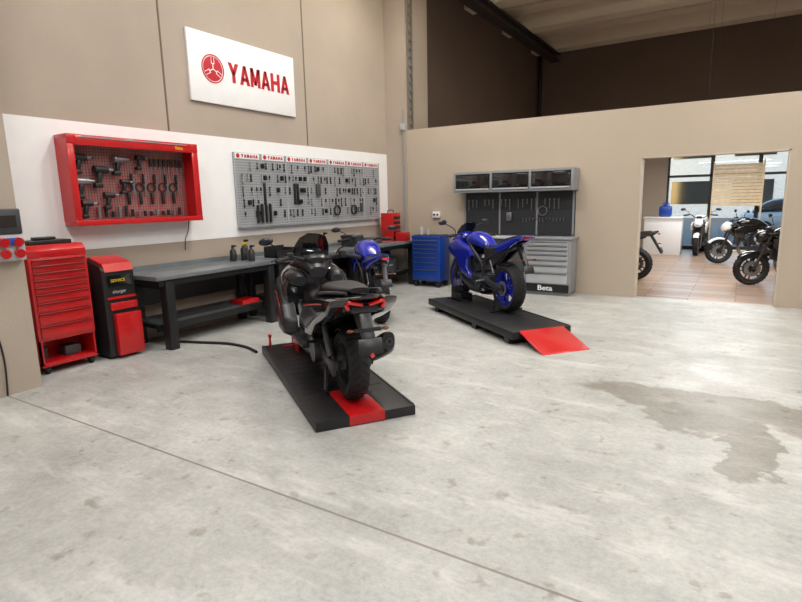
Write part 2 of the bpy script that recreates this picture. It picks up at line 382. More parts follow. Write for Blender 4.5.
# ------------------------------------------------------------ red wall tool cabinet
rc=empty('hanging_tool_cabinet',(L,3.905,1.925))
hw,hh,dp=.80,.475,.235
fr=MB().box(.007,dp,-hw,hw,hh-.05,hh,bev=.008).box(.007,dp,-hw,hw,-hh,-hh+.05,bev=.008).box(.007,dp,-hw,-hw+.05,-hh+.045,hh-.045).box(.007,dp,hw-.05,hw,-hh+.045,hh-.045)
fr.box(dp+.001,dp+.012,-hw+.06,hw-.08,hh-.11,hh-.001,bev=.003).box(dp+.001,dp+.012,-hw+.001,-hw+.07,-hh+.06,hh-.10,bev=.003).box(dp+.001,dp+.012,hw-.09,hw-.001,-hh+.06,hh-.10,bev=.003).box(dp+.001,dp+.012,-hw+.06,hw-.08,-hh+.001,-hh+.06,bev=.003)
fr.done('frame',rc,RED); box('back_panel',rc,mat('cabinet_back',(150,142,140),.6),.008,.016,-hw+.04,hw-.04,-hh+.04,hh-.04)
q=MB()
for a in (-hw,hw-.09):
    for b_ in (-hh,hh-.10): q.box(dp+.001,dp+.016,a,a+.09,b_,b_+.10 if b_>0 else b_+.06,bev=.004)
q.done('corner_caps',rc,RED)
gr=MB(); y=-hw+.06
while y<hw-.05: gr.box(.020,.023,y,y+.005,-hh+.05,hh-.05); y+=.032
z=-hh+.06
while z<hh-.05: gr.box(.020,.024,-hw+.05,hw-.05,z,z+.005); z+=.032
gr.done('wire_grid',rc,RED)
box('lock_rail',rc,GREY,dp+.012,dp+.018,-hw+.15,hw-.15,hh-.03,hh-.018)
text('door_label',rc,YEL,'Beta',.06,(dp+.013,.48,hh-.065),RX,.001)
tb=MB();tsv=MB()
def gun(b,y,z,s=1):
    b.cyl((.09,y-.1*s,z),(.09,y+.05*s,z),.045*s,.036*s); tsv.cyl((.09,y+.05*s,z),(.09,y+.11*s,z),.022*s,.016*s); tb.cyl((.09,y+.11*s,z),(.09,y+.14*s,z),.01*s)
    tb.box(.068,.112,y-.075*s,y-.025*s,z-.16*s,z-.02,bev=.01,R=Matrix.Rotation(-.2,3,'X')).box(.055,.125,y-.12*s,y-.03*s,z-.20*s,z-.145*s,bev=.012)
gun(tb,-.58,.25,.9);gun(tsv,-.58,-.0,.95);gun(tb,-.36,.13,1);gun(tb,-.56,-.24,.8);gun(tsv,-.14,.25,.9);gun(tb,-.30,-.15,.8);gun(tb,.12,.28,.7);gun(tb,-.10,.0,.7)
for k in range(8):
    y=.26+k*.06; tsv.cyl((.05,y,.25),(.05,y,.10-.03*(k%3)),.006); tb.cyl((.05,y,.28),(.05,y,.19),.015)
for k in range(14):
    y=-.44+k*.08; b=(tb if k%3 else tsv); b.cyl((.06,y,-.40),(.06,y,-.40+random.uniform(.05,.13)),.018)
for k in range(5):
    y=-.06+k*.15; tb.lathe([(.042,-.006),(.06,-.006),(.06,.006),(.042,.006)],(.05,y,-.06),'x',20)
    wrench(tsv,.05,y+.07,.06,.2,.014); tb.box(.04,.07,y-.02,y+.01,-.26,-.12,bev=.006).box(.04,.07,y+.04,y+.06,-.02,.1,bev=.004)
tb.done('air_tools_dark',rc,BLACK); tsv.done('air_tools_silver',rc,STEEL)
MB().tube([(.04,.74,-.47),(.05,.70,-.62),(.04,.66,-.72),(.03,.65,-.86)],.006).done('power_cable',rc,BLACK)
# ------------------------------------------------------------ socket panel on pilaster
sp=empty('power_socket_panel',(-5.47,2.17,1.43))
box('casing',sp,LGREY,0.001,.09,-.17,.17,-.23,.0,bev=.01); box('breaker_cover',sp,mat('casing_dark',(58,60,64),.4),0.001,.10,-.165,.165,.0,.22,bev=.015); box('breaker_window',sp,BLACKG,.1,.104,-.12,.12,.06,.16)
q=MB()
for yy in (-.11,0,.11):
    for zz in (-.06,-.16): q.cyl((.08,yy,zz),(.13,yy,zz-.01),.036,.04,seg=20)
q.done('red_sockets',sp,RED)
q=MB()
for yy in (-.05,.06): q.box(.09,.125,yy-.03,yy+.03,-.09,-.03,bev=.005)
q.done('blue_sockets',sp,BLUED)
MB().tube([(.03,-.1,-.23),(.02,-.13,-.7),(.02,-.1,-1.1),(.03,-.12,-1.42)],.008).done('cable',sp,BLACK)
# ------------------------------------------------------------ red tool trolley (left)
tt=empty('tool_trolley',(-5.97,2.79,0))
MB().box(-.19,.19,-.28,.28,.34,1.17,bev=.01).box(-.19,.19,-.28,.28,.08,.12,bev=.005).box(-.19,-.16,-.28,.28,.1,.35).box(-.19,.19,-.28,-.265,.1,.35).box(-.19,.19,.265,.28,.1,.35).box(.165,.19,-.28,-.25,.1,.35).box(.165,.19,.25,.28,.1,.35).done('cabinet_body',tt,RED)
dr=MB();hn=MB();z=.37
for hgt in (.13,.13,.10,.09,.07,.07,.07,.07,.06):
    if z+hgt>1.17: break
    dr.box(.19,.203,-.25,.25,z+.006,z+hgt-.006,bev=.004); hn.box(.198,.215,-.25,.25,z+hgt-.022,z+hgt-.009,bev=.003); z+=hgt
dr.done('drawers',tt,RED); hn.done('drawer_handles',tt,mat('dark_red',(110,14,18),.4))
MB().prism([(-.19,1.17),(.19,1.17),(.19,1.24),(.14,1.29),(-.19,1.29)],-.28,.28,.006).done('top_chest',tt,RED)
MB().box(-.15,.09,-.2,.2,1.29,1.33,bev=.004).box(-.1,.0,-.1,.1,1.33,1.36,bev=.01).done('top_tray',tt,BLACK)
q=MB()
for sx in (-.14,.14):
    for sy in (-.22,.22): q.cyl((sx,sy-.015,.04),(sx,sy+.015,.04),.04,seg=20).box(sx-.03,sx+.03,sy-.03,sy+.03,.05,.08)
q.done('casters',tt,RUB)
q=MB().cyl((-.05,-.15,.12),(-.05,-.15,.24),.04).box(-.1,.05,.02,.18,.12,.22,bev=.01); q.done('shelf_items',tt,DGREY)
# ------------------------------------------------------------ service cart
ct=empty('battery_charger_cart',(-5.92,3.35,0))
MB().prism([(-.22,.03),(.2,.03),(.2,.98),(.16,1.02),(-.1,1.1),(-.22,1.1)],-.18,.18,.01).done('cabinet',ct,BLACK)
MB().box(.2,.27,-.11,.18,.04,.50,bev=.008).box(.2,.225,-.13,.175,.54,.62,bev=.005).done('front_panels',ct,RED)
MB().prism([(.202,.96),(.214,.96),(.175,1.045),(-.08,1.115),(-.09,1.10),(.16,1.02)],-.15,.17).box(.2,.212,-.15,.17,.66,.685).done('control_fascia',ct,RED)
q=MB().box(.2,.216,-.13,.13,.80,.92); q.done('label_plate',ct,BLACKG)
text('label',ct,YEL,'SERVICE',.045,(.218,-.1,.86),RX,.001)
text('label_2',ct,LGREY,'charger',.05,(.213,-.09,.74),RX,.001)
q=MB()
for sx in (-.16,.14):
    for sy in (-.14,.14): q.cyl((sx,sy-.02,.03),(sx,sy+.02,.03),.03)
q.done('wheels',ct,RUB)
# ------------------------------------------------------------ workbenches
def bench(y0,y1,name='workbench',ins=.04):
    b=empty(name,(0,y0,0)); l=y1-y0; xf=-5.45; xb=L+.03
    box('top',b,BENCH,xb,xf,0,l,.82,.87,bev=.006)
    q=MB().box(xb+.03,xf-.04,.05,l-.05,.75,.82)
    for yy in (ins,l-.14): q.box(xf-.14,xf-.02,yy,yy+.11,0,.8,bev=.004).box(xb+.02,xb+.1,yy,yy+.1,0,.8,bev=.004).box(xb+.05,xf-.05,yy+.02,yy+.08,.22,.28).box(xb+.05,xf-.05,yy+.02,yy+.08,.70,.76)
    q.box(xb+.04,xb+.06,.1,l-.1,.45,.75).box(xf-.24,xf-.2,.1,l-.1,.2,.28)
    q.done('frame',b,BLACK); box('lower_shelf',b,DGREY,xb+.05,xf-.2,.1,l-.1,.28,.31,bev=.004)
    box('back_lip',b,BENCH,xb,xb+.02,0,l,.87,.93); return b
bench(3.62,5.47,ins=.12);bench(5.49,7.42);bench(7.44,9.36)
box('red_toolbox',None,RED,-5.85,-5.6,4.95,5.25,.31,.37,bev=.01)
def bottle(name,x,y,z,r,h,m,capm):
    e=empty(name,(x,y,z)); MB().lathe([(.001,0),(r,0),(r,h*.62),(r*.4,h*.78),(r*.35,h*.86),(.001,h*.86)],(0,0,0),'z',20).done('body',e,m)
    MB().cyl((0,0,h*.84),(0,0,h*.94),r*.42).box(-.012,r*1.5,-.012,.012,h*.9,h,bev=.004).done('spray_head',e,capm)
for k,(x,y,m) in enumerate(((-5.95,5.15,BLACK),(-5.9,5.3,BLACK),(-5.98,5.4,DGREY),(-5.7,5.25,BLACKM),(-5.85,6.9,RED),(-5.9,7.05,BLACK))): bottle('spray_bottle',x,y,.87,.045,.22+.03*(k%3),m,YEL if k==1 else BLACK)
bx=empty('parts_bin',(-5.75,5.85,.87)); MB().box(-.12,.12,-.2,.2,0,.02).box(-.12,-.11,-.2,.2,0,.16).box(.11,.12,-.2,.2,0,.10).box(-.12,.12,-.2,-.19,0,.13).box(-.12,.12,.19,.2,0,.13).done('tray',bx,BLACKM)
vs=empty('bench_vise',(-5.62,6.35,.87)); MB().box(-.1,.06,-.06,.06,0,.05,bev=.01).box(-.08,-.01,-.07,.07,.05,.17,bev=.01).box(.03,.09,-.07,.07,.06,.17,bev=.01).cyl((-.05,0,.09),(.2,0,.09),.018).cyl((.19,-.09,.09),(.19,.09,.09),.007).done('jaws',vs,GUN)
tb_=empty('portable_toolbox',(-5.9,9.1,.87)); box('case',tb_,RED,-.14,.14,-.14,.14,0,.54,bev=.01); q=MB()
for k in range(5): q.box(.14,.15,-.12,.12,.04+k*.095,.045+k*.095+.05,bev=.004)
q.done('drawers',tb_,BLACK); MB().tube([(0,-.1,.54),(0,-.09,.59),(0,.09,.59),(0,.1,.54)],.008).done('handle',tb_,BLACK)
tb2=empty('portable_toolbox',(-5.6,9.05,.87)); box('case',tb2,RED,-.1,.1,-.1,.12,0,.17,bev=.01); box('lid_band',tb2,BLACK,-.102,.102,-.102,.122,.1,.11)
for (x,y,z,a,b_,h,m) in ((-5.8,6.3,.31,.2,.3,.3,BLACKM),(-5.8,8.0,.31,.2,.25,.34,BLACKM),(-5.8,8.6,.31,.2,.2,.25,DGREY),(-5.85,7.75,.87,.12,.16,.2,BLACKM),(-5.8,8.3,.87,.1,.18,.12,DGREY)):
    e=empty('storage_crate',(x,y,z)); MB().box(-a,a,-b_,b_,0,h,bev=.012).box(-a-.01,a+.01,-b_-.01,b_+.01,h-.04,h-.01,bev=.004).done('shell',e,m); MB().box(a,a+.015,-.06,.06,h*.5,h*.6).done('grip',e,GREY)
MB().tube([(-5.75,4.0,.016),(-5.4,4.12,.016),(-5.1,4.22,.016),(-4.8,4.22,.016),(-4.6,4.16,.016),(-4.5,4.12,.016)],.016).done('air_hose',None,RUB)

# ------------------------------------------------------------ wheels
def wheel(p,cx,R,w,rimR,rm,name,disc=True,sp=5):
    c=(cx,0,R); h=w/2
    pr=[(rimR,-h*.75),(rimR+.02,-h*.92),(R-(R-rimR)*.45,-h),(R-.03,-h*.86),(R-.008,-h*.5),(R,0),(R-.008,h*.5),(R-.03,h*.86),(R-(R-rimR)*.45,h),(rimR+.02,h*.92),(rimR,h*.75)]
    MB().lathe(pr,c,'y',56).done(name+'_tyre',p,RUB)
    g=MB()
    for k in range(26):
        for s_ in (-1,1):
            a=2*math.pi*(k+.25*s_)/26; P=[]
            for t_ in (0,1,2,3):
                yy=s_*h*(.12+.22*t_); a2=a+.05*t_; rr=R-.0005-(0,.004,.010,.022)[t_]*(h/.085)**.5*.6
                P.append(Vector((cx+rr*math.cos(a2),yy,R+rr*math.sin(a2))))
            g.tube(P,.0035,seg=5,sub=1)
    g.done(name+'_tread',p,mat('tread_dark',(10,10,11),.9))
    b=MB().lathe([(rimR+.008,-h*.78),(rimR+.008,-h*.66),(rimR-.02,-h*.5),(rimR-.02,h*.5),(rimR+.008,h*.66),(rimR+.008,h*.78),(rimR-.012,h*.78),(rimR-.03,h*.5),(rimR-.03,-h*.5),(rimR-.012,-h*.78)],c,'y',48)
    b.cyl((cx,-h*.6,R),(cx,h*.6,R),.045,seg=24)
    for k in range(sp):
        for dv_ in (-.13,.13):
            a=2*math.pi*k/sp+dv_; a2=2*math.pi*k/sp+dv_*1.6
            b.cyl((cx+.03*math.cos(a),0,R+.03*math.sin(a)),(cx+(rimR-.015)*math.cos(a2),0,R+(rimR-.015)*math.sin(a2)),.016,.012,seg=8)
    b.done(name+'_rim',p,rm)
    if disc:
        for s_ in ((-1,1) if disc==2 else (-1,)):
            MB().lathe([(.07,s_*h*.82),(.14,s_*h*.82),(.14,s_*h*.82+.005),(.07,s_*h*.82+.005)],c,'y',36).done(name+'_brake_disc',p,STEEL)
def mirror(p,s_,x,y,z,x2,y2,z2):
    n='l' if s_>0 else 'r'
    MB().tube([(x,s_*y,z),(x+.01,s_*(y+.02),z+.08),(x2,s_*y2,z2)],.007).done('mirror_stalk_'+n,p,BLACK)
    MB().ball((x2,s_*(y2+.03),z2+.015),.02,.07,.038,R=Matrix.Rotation(s_*-.15,3,'X')).done('mirror_shell_'+n,p,BLACKM)
    MB().ball((x2-.012,s_*(y2+.03),z2+.015),.012,.06,.03).done('mirror_glass_'+n,p,GLASSD)
def screen(p,rows,name='windscreen',k_=.22):
    R=[]
    for (x,z,w_) in rows:
        top=[(x-k_*(t*t),w_*t,z) for t in [k/6-1 for k in range(13)]]
        R.append(top+[(a-.006,b,c-.004) for a,b,c in reversed(top)])
    MB().rings(R).done(name,p,SMOKE)
# ------------------------------------------------------------ motorcycle
def motorcycle(loc,d,paint,rimm,accent=None,stand=False,lean=0,sport=False):
    p=empty('motorcycle',loc,rot=(lean,0,math.atan2(d[1],d[0]))); ac=accent or paint; WB=1.4
    wheel(p,0,.318,.18,.225,rimm,'rear'); wheel(p,WB,.30,.12,.222,rimm,'front',2)
    q=MB()
    for s_ in (-1,1):
        q.loft([(-.03,s_*.125,.318,.02,.03,4),(.25,s_*.125,.35,.022,.04,4),(.5,s_*.11,.42,.03,.05,4)],n=12)
        q.cyl((-.0,s_*.08,.318),(0,s_*.155,.318),.025)
    q.box(.33,.42,-.12,.12,.33,.43,bev=.015); q.done('swingarm',p,GUN)
    MB().box(-.02,.5,.095,.105,.36,.375).box(-.02,.5,.095,.105,.265,.28).lathe([(.06,.095),(.1,.095),(.1,.105),(.06,.105)],(0,0,.318),'y',30).done('chain',p,STEEL)
    q=MB().box(.42,.78,-.15,.15,.22,.46,bev=.04).cyl((.52,-.19,.34),(.52,.19,.34),.1,seg=24).cyl((.70,-.17,.36),(.70,.17,.36),.085,seg=24)
    R1=Matrix.Rotation(.45,3,'Y'); q.box(.68,.88,-.13,.13,.42,.68,bev=.02,R=R1)
    for k in range(5): q.box(.66,.9,-.14,.14,.46+k*.035,.468+k*.035,R=R1)
    q.done('engine',p,GUN)
    MB().box(1.0,1.05,-.15,.15,.45,.75,bev=.01,R=Matrix.Rotation(-.12,3,'Y')).done('radiator',p,BLACK)
    q=MB().tube([(.93,.06,.6),(1.0,.06,.42),(.9,.05,.2),(.6,.0,.16),(.38,-.1,.2)],.021).tube([(.93,-.06,.6),(1.0,-.06,.42),(.9,-.05,.2),(.6,-.03,.16),(.38,-.1,.2)],.021)
    q.done('exhaust_headers',p,STEEL)
    MB().loft([(.42,-.12,.2,.04,.04,2),(.36,-.14,.21,.07,.07,2.5),(.12,-.16,.27,.065,.065,2.5),(.02,-.165,.3,.04,.045,2)],n=20).done('muffler',p,BLACKM)
    q=MB()
    for s_ in (-1,1): q.tube([(.45,s_*.12,.42),(.5,s_*.14,.62),(.75,s_*.15,.8),(1.1,s_*.06,.94)],.024).tube([(.5,s_*.12,.62),(.2,s_*.1,.74),(-.15,s_*.08,.84)],.016).tube([(.75,s_*.14,.8),(.8,s_*.15,.6),(.78,s_*.14,.45)],.016)
    q.cyl((.3,0,.45),(.48,0,.68),.035); q.done('frame',p,BLACK)
    if sport: MB().loft([(.44,0,.84,.08,.03,2.2),(.52,0,.86,.115,.07,2.2),(.65,0,.895,.14,.105,2.2),(.82,0,.915,.15,.115,2.2),(.97,0,.905,.13,.095,2.3),(1.07,0,.90,.08,.06,2.2)],n=28).done('fuel_tank',p,paint)
    else: MB().loft([(.42,0,.86,.1,.05,2.4),(.5,0,.885,.14,.09,2.4),(.65,0,.93,.165,.125,2.6),(.85,0,.955,.17,.13,2.6),(1.0,0,.94,.13,.1,2.5),(1.08,0,.93,.06,.05,2.2)],n=28).done('fuel_tank',p,paint)
    tz=.07 if sport else 0
    MB().loft([(.52,0,.84 if sport else .865,.09,.05),(.35,0,.81 if sport else .83,.13,.04),(.15,0,.83,.135,.045)]+([] if sport else [(.05,0,.87,.12,.045),(-.12,0,.925,.10,.035),(-.26,0,.95,.06,.02)])+([(.10,0,.835,.09,.03)] if sport else []),n=20).done('seat',p,SEATM)
    if sport:
        MB().loft([(.10,0,.905,.06,.01),(.06,0,.925,.10,.03),(-.08,0,.965,.09,.03),(-.22,0,1.0,.055,.018)],n=18).done('pillion_seat',p,SEATM)
        q=MB()
        for s_ in (-1,1):
            q.prism([(.42,.80),(.16,.76),(-.05,.82),(-.40,.975),(-.43,1.01),(-.2,.985),(.06,.91),(.16,.87),(.40,.86)],s_*.055,s_*.125,.006,taper=(-.3,.97,.88))
        q.prism([(-.16,.93),(-.43,1.0),(-.45,1.02),(-.2,1.005)],-.05,.05,.006)
        q.done('tail_cowl',p,paint)
        q=MB()
        for s_ in (-1,1): q.prism([(.50,.80),(.44,.58),(.30,.56),(.05,.70),(-.08,.80),(.16,.77),(.40,.81)],s_*.05,s_*.105,.008)
        q.done('subframe_covers',p,BLACKM)
    q=MB()
    for s_ in (-1,1):
        if not sport:
            q.loft([(.45,s_*.12,.76,.03,.07,2.5),(.2,s_*.12,.78,.035,.065,2.5),(0,s_*.10,.85,.04,.055,2.5),(-.2,s_*.07,.90,.035,.04,2.4),(-.38,s_*.035,.955,.025,.02,2.3)],n=16)
            q.prism([(.62,.86),(.98,.90),(1.16,.82),(1.12,.68),(.98,.58),(.9,.72),(.7,.76)],s_*.15,s_*.195,.015)
        else:
            q.prism([(.70,.80),(.98,.86),(1.2,.92),(1.42,.86),(1.50,.76),(1.36,.66),(1.2,.62),(1.12,.50),(.98,.40),(.72,.33),(.70,.40),(.84,.52),(.80,.64),(.66,.70)],s_*.135,s_*.20,.010,taper=(1.05,.64,.87))
    q.done('side_fairings',p,paint)
    if sport:
        q=MB()
        for s_ in (-1,1): q.prism([(1.12,.49),(1.02,.30),(.78,.20),(.44,.18),(.36,.23),(.52,.33),(.72,.35),(.98,.41)],s_*.12,s_*.175,.01,taper=(.75,.3,.9))
        q.box(.48,.95,-.12,.12,.17,.2,bev=.01); q.done('belly_fairing',p,BLACKM)
        MB().loft([(1.08,0,.90,.11,.05,2.2),(1.18,0,.90,.165,.11,2.2),(1.36,0,.87,.15,.12,2.2),(1.52,0,.81,.10,.08,2.2),(1.64,0,.76,.03,.03,2.2)],n=26).done('front_cowl',p,paint)
        screen(p,((1.48,.92,.11),(1.38,1.02,.13),(1.28,1.10,.12),(1.22,1.14,.07)),k_=.14)
        MB().ball((1.55,.06,.80),.04,.03,.02).ball((1.55,-.06,.80),.04,.03,.02).done('headlights',p,LGREY)
        q=MB()
        for s_ in (-1,1): q.tube([(1.14,s_*.1,.97),(1.08,s_*.24,.97),(1.0,s_*.36,.95)],.012)
        q.done('handlebar',p,BLACK); q=MB()
        for s_ in (-1,1): q.cyl((1.0,s_*.37,.95),(1.06,s_*.25,.97),.019).tube([(1.1,s_*.25,.98),(1.11,s_*.32,.97),(1.06,s_*.4,.95)],.006)
        q.done('grips',p,RUB)
        for s_ in (-1,1): mirror(p,s_,1.34,.12,.96,1.28,.33,1.13)
    if sport: MB().prism([(-.30,.93),(-.1,.86),(.12,.78),(-.02,.80),(-.22,.87)],-.05,.05,.01).prism([(-.18,.90),(-.26,.92),(-.42,.68),(-.47,.58),(-.43,.58)],-.025,.025,.006).done('tail_unit',p,BLACKM)
    else: MB().prism([(-.40,.95),(-.1,.91),(.1,.80),(-.05,.82),(-.3,.88)],-.05,.05,.01).prism([(-.24,.88),(-.3,.88),(-.45,.62),(-.49,.54),(-.45,.54)],-.03,.03,.006).done('tail_unit',p,BLACKM)
    MB().box(-.42,-.385,-.045,.045,.90+tz,.93+tz,bev=.01).done('tail_light',p,TAIL)
    MB().box(-.47,-.46,-.07,.07,.56,.66,bev=.004,R=Matrix.Rotation(.4,3,'Y')).done('number_plate',p,BLACKM)
    q=MB()
    for s_ in (-1,1): q.ball((-.40,s_*.12,.72),.03,.025,.012).cyl((-.39,s_*.02,.72),(-.40,s_*.11,.72),.006)
    q.done('indicators',p,ORANGE)
    MB().arc((0,0,.318),.345,45,105,.08).done('rear_hugger',p,BLACKM)
    MB().arc((WB,0,.30),.325,40,150,.065).done('front_fender',p,ac)
    q=MB()
    for s_ in (-1,1): q.cyl((WB+.0,s_*.1,.30),(1.27,s_*.1,.62),.028).cyl((1.27,s_*.1,.62),(1.14,s_*.1,.95),.021)
    q.done('fork',p,mat('fork_gold',(70,62,52),.3,.6)); 
    MB().box(1.08,1.22,-.13,.13,.90,.935,bev=.01).box(1.15,1.27,-.13,.13,.74,.775,bev=.01).done('triple_clamp',p,BLACK)
    if not sport:
        MB().loft([(1.18,0,.88,.1,.09,2.5),(1.27,0,.88,.115,.11,2.6),(1.35,0,.85,.09,.08,2.5),(1.38,0,.84,.04,.04,2.2)],n=22).done('headlight_cowl',p,ac)
        MB().ball((1.345,0,.83),.05,.06,.045).done('headlight',p,LGREY)
        MB().box(1.14,1.2,-.06,.06,.98,1.05,bev=.01,R=Matrix.Rotation(.5,3,'Y')).done('dash',p,BLACK)
        MB().tube([(.93,-.40,1.07),(1.02,-.22,1.09),(1.1,-.1,1.02),(1.1,.1,1.02),(1.02,.22,1.09),(.93,.40,1.07)],.012).done('handlebar',p,BLACK)
        q=MB()
        for s_ in (-1,1): q.cyl((.925,s_*.41,1.07),(.985,s_*.28,1.085),.019).tube([(1.0,s_*.27,1.09),(1.03,s_*.33,1.08),(.98,s_*.42,1.07)],.006)
        q.done('grips',p,RUB)
        for s_ in (-1,1): mirror(p,s_,.99,.27,1.09,.98,.40,1.22)
    q=MB()
    for s_ in (-1,1): q.cyl((.42,s_*.12,.38),(.42,s_*.26,.37),.014).cyl((.18,s_*.12,.48),(.12,s_*.24,.5),.012).cyl((.2,s_*.11,.5),(.3,s_*.11,.66),.01)
    q.done('footpegs',p,STEEL)
    if stand:
        q=MB()
        for s_ in (-1,1): q.tube([(0,s_*.17,.318),(.02,s_*.19,.2),(.05,s_*.2,.015)],.013)
        q.cyl((.05,-.24,.014),(.05,.24,.014),.014); q.done('axle_stand',p,BLACK)
    else: MB().cyl((.5,.14,.3),(.42,.3,.012),.013).cyl((.42,.3,0),(.42,.3,.014),.03).done('side_stand',p,BLACK)
    return p
# ------------------------------------------------------------ maxi scooter
def scooter(loc,d):
    p=empty('maxi_scooter',loc,rot=(0,0,math.atan2(d[1],d[0]))); WB=1.575
    wheel(p,0,.29,.165,.19,GUN,'rear'); wheel(p,WB,.285,.125,.19,GUN,'front',2)
    MB().loft([(1.93,0,.74,.05,.05,2.2),(1.86,0,.75,.16,.12,2.3),(1.72,0,.75,.24,.2,2.3),(1.5,0,.74,.31,.25,2.3),(1.34,0,.72,.34,.28,2.3),(1.22,0,.70,.33,.27,2.3),(1.16,0,.70,.29,.24,2.3)],n=32).done('front_cowl',p,BLACKG)
    q=MB()
    for s_ in (-1,1):
        q.prism([(1.62,.40),(1.40,.26),(1.10,.26),(.98,.33),(1.02,.46),(1.16,.62),(1.22,.80),(1.36,.92),(1.5,.80),(1.62,.60)],s_*.22,s_*.355,.02,taper=(1.28,.55,.78))
        q.loft([(1.25,s_*.19,.86,.10,.06,2.2),(1.12,s_*.19,.85,.09,.065,2.2),(1.04,s_*.18,.83,.06,.045,2.2)],n=16)
    q.done('leg_shields',p,BLACKM)
    q=MB()
    for s_ in (-1,1): q.prism([(1.55,.50),(1.36,.36),(1.16,.38),(1.24,.56),(1.36,.72),(1.5,.66)],s_*.34,s_*.362,.004,taper=(1.35,.53,.9))
    q.done('side_inserts',p,GUN)
    MB().loft([(1.34,0,.96,.22,.06,2.3),(1.22,0,.985,.18,.08,2.3),(1.1,0,.95,.12,.07,2.3),(1.02,0,.91,.08,.05,2.2)],n=22).done('dash_cover',p,BLACKM)
    screen(p,((1.70,.93,.17),(1.60,1.05,.19),(1.50,1.15,.17),(1.43,1.23,.13),(1.40,1.26,.07)))
    MB().box(1.28,1.36,-.10,.10,1.02,1.11,bev=.02,R=Matrix.Rotation(-.4,3,'Y')).done('instrument_panel',p,GLASSD)
    MB().tube([(.98,-.37,1.03),(1.06,-.24,1.06),(1.13,-.1,1.02),(1.13,.1,1.02),(1.06,.24,1.06),(.98,.37,1.03)],.014).done('handlebar',p,BLACK)
    MB().loft([(1.22,0,1.03,.08,.025,2.4),(1.13,0,1.04,.11,.035,2.4),(1.06,0,1.02,.08,.025,2.4)],n=16).done('handlebar_cover',p,BLACKM)
    q=MB()
    for s_ in (-1,1): q.cyl((.96,s_*.40,1.03),(1.04,s_*.27,1.055),.02).tube([(1.05,s_*.26,1.07),(1.10,s_*.33,1.06),(1.05,s_*.43,1.03)],.007).box(1.02,1.12,s_*.25-.03,s_*.25+.03,1.03,1.10,bev=.012)
    q.done('grips',p,RUB)
    for s_ in (-1,1): mirror(p,s_,1.32,.26,1.0,1.2,.42,1.19)
    MB().loft([(1.25,0,.60,.14,.2,3),(1.05,0,.57,.13,.18,3),(.85,0,.58,.14,.18,3),(.65,0,.6,.17,.17,3)],n=20).done('center_tunnel',p,BLACKM)
    MB().box(.6,1.25,-.28,.28,.29,.35,bev=.02).loft([(1.3,0,.26,.2,.06,3),(.9,0,.24,.22,.08,3),(.6,0,.26,.19,.08,3)]).done('floorboards',p,BLACKM)
    # enclosed rear bodywork, wider at the seat and narrowing to the tail
    q=MB()
    for s_ in (-1,1):
        q.prism([(.98,.62),(.86,.46),(.62,.38),(.36,.42),(.14,.58),(-.10,.66),(-.30,.74),(-.44,.84),(-.47,.90),(-.20,.875),(.10,.835),(.32,.78),(.60,.735),(.88,.70)],s_*.12,s_*.255,.014,taper=(-.10,.79,.86))
    q.done('rear_side_panels',p,BLACKG)
    q=MB()
    for s_ in (-1,1): q.prism([(.72,.58),(.45,.50),(.20,.62),(-.02,.71),(.20,.74),(.50,.68)],s_*.243,s_*.266,.004,taper=(.35,.64,.9))
    q.done('rear_inserts',p,GUN)
    MB().prism([(-.05,.72),(-.30,.76),(-.42,.80),(-.40,.86),(-.1,.84)],-.15,.15,.012).done('tail_underside',p,BLACKM)
    q=MB()
    for s_ in (-1,1): q.tube([(.48,s_*.262,.70),(.2,s_*.262,.755),(-.05,s_*.256,.80),(-.30,s_*.243,.838)],.006).tube([(1.42,s_*.362,.70),(1.26,s_*.355,.60),(1.14,s_*.35,.42)],.006)
    q.done('red_pinstripes',p,RED)
    MB().loft([(.6,0,.66,.16,.1,3),(.2,0,.73,.16,.09,3),(-.2,0,.80,.13,.05,2.6),(-.38,0,.86,.10,.03,2.4)],n=20).done('underseat_core',p,BLACKM)
    MB().loft([(.94,0,.68,.08,.04),(.8,0,.73,.14,.05),(.6,0,.755,.18,.055),(.42,0,.77,.19,.055),(.35,0,.80,.185,.07),(.28,0,.865,.16,.05)],n=24).done('rider_seat',p,SEATM)
    MB().loft([(.27,0,.87,.14,.03),(.22,0,.885,.155,.045),(.05,0,.895,.15,.042),(-.15,0,.91,.12,.034),(-.30,0,.925,.07,.02)],n=24).done('pillion_seat',p,SEATM)
    MB().tube([(.2,.19,.84),(-.05,.2,.885),(-.28,.17,.915),(-.38,.12,.92)],.013).tube([(.2,-.19,.84),(-.05,-.2,.885),(-.28,-.17,.915),(-.38,-.12,.92)],.013).done('grab_rail',p,GUN)
    MB().loft([(-.28,0,.86,.14,.035,2.3),(-.42,0,.885,.12,.022,2.3),(-.50,0,.905,.06,.012,2.2)],n=18).done('tail_cap',p,BLACKG)
    q=MB()
    for s_ in (-1,1): q.box(-.467,-.435,s_*.08-.06,s_*.08+.06,.845,.868,bev=.008,R=Matrix.Rotation(s_*.22,3,'X')).box(-.45,-.42,s_*.135-.012,s_*.135+.012,.81,.86,bev=.006,R=Matrix.Rotation(s_*-.4,3,'X'))
    q.done('tail_light',p,TAIL)
    MB().box(-.44,-.38,-.10,.10,.78,.84,bev=.015).prism([(-.20,.80),(-.40,.83),(-.48,.68),(-.56,.54),(-.53,.53),(-.42,.64),(-.28,.72)],-.045,.045,.008).box(-.55,-.535,-.09,.09,.50,.62,bev=.01,R=Matrix.Rotation(.4,3,'Y')).box(-.50,-.46,-.10,.10,.655,.68,bev=.008).done('plate_bracket',p,BLACKM)
    MB().cyl((-.575,0,.50),(-.56,0,.505),.016).done('reflector',p,TAIL)
    q=MB()
    for s_ in (-1,1): q.ball((-.48,s_*.13,.668),.02,.028,.012)
    q.done('indicators',p,ORANGE)
    MB().arc((0,0,.29),.318,50,125,.085).done('rear_hugger',p,BLACKM)
    MB().arc((WB,0,.285),.315,20,150,.075).done('front_fender',p,BLACKG)
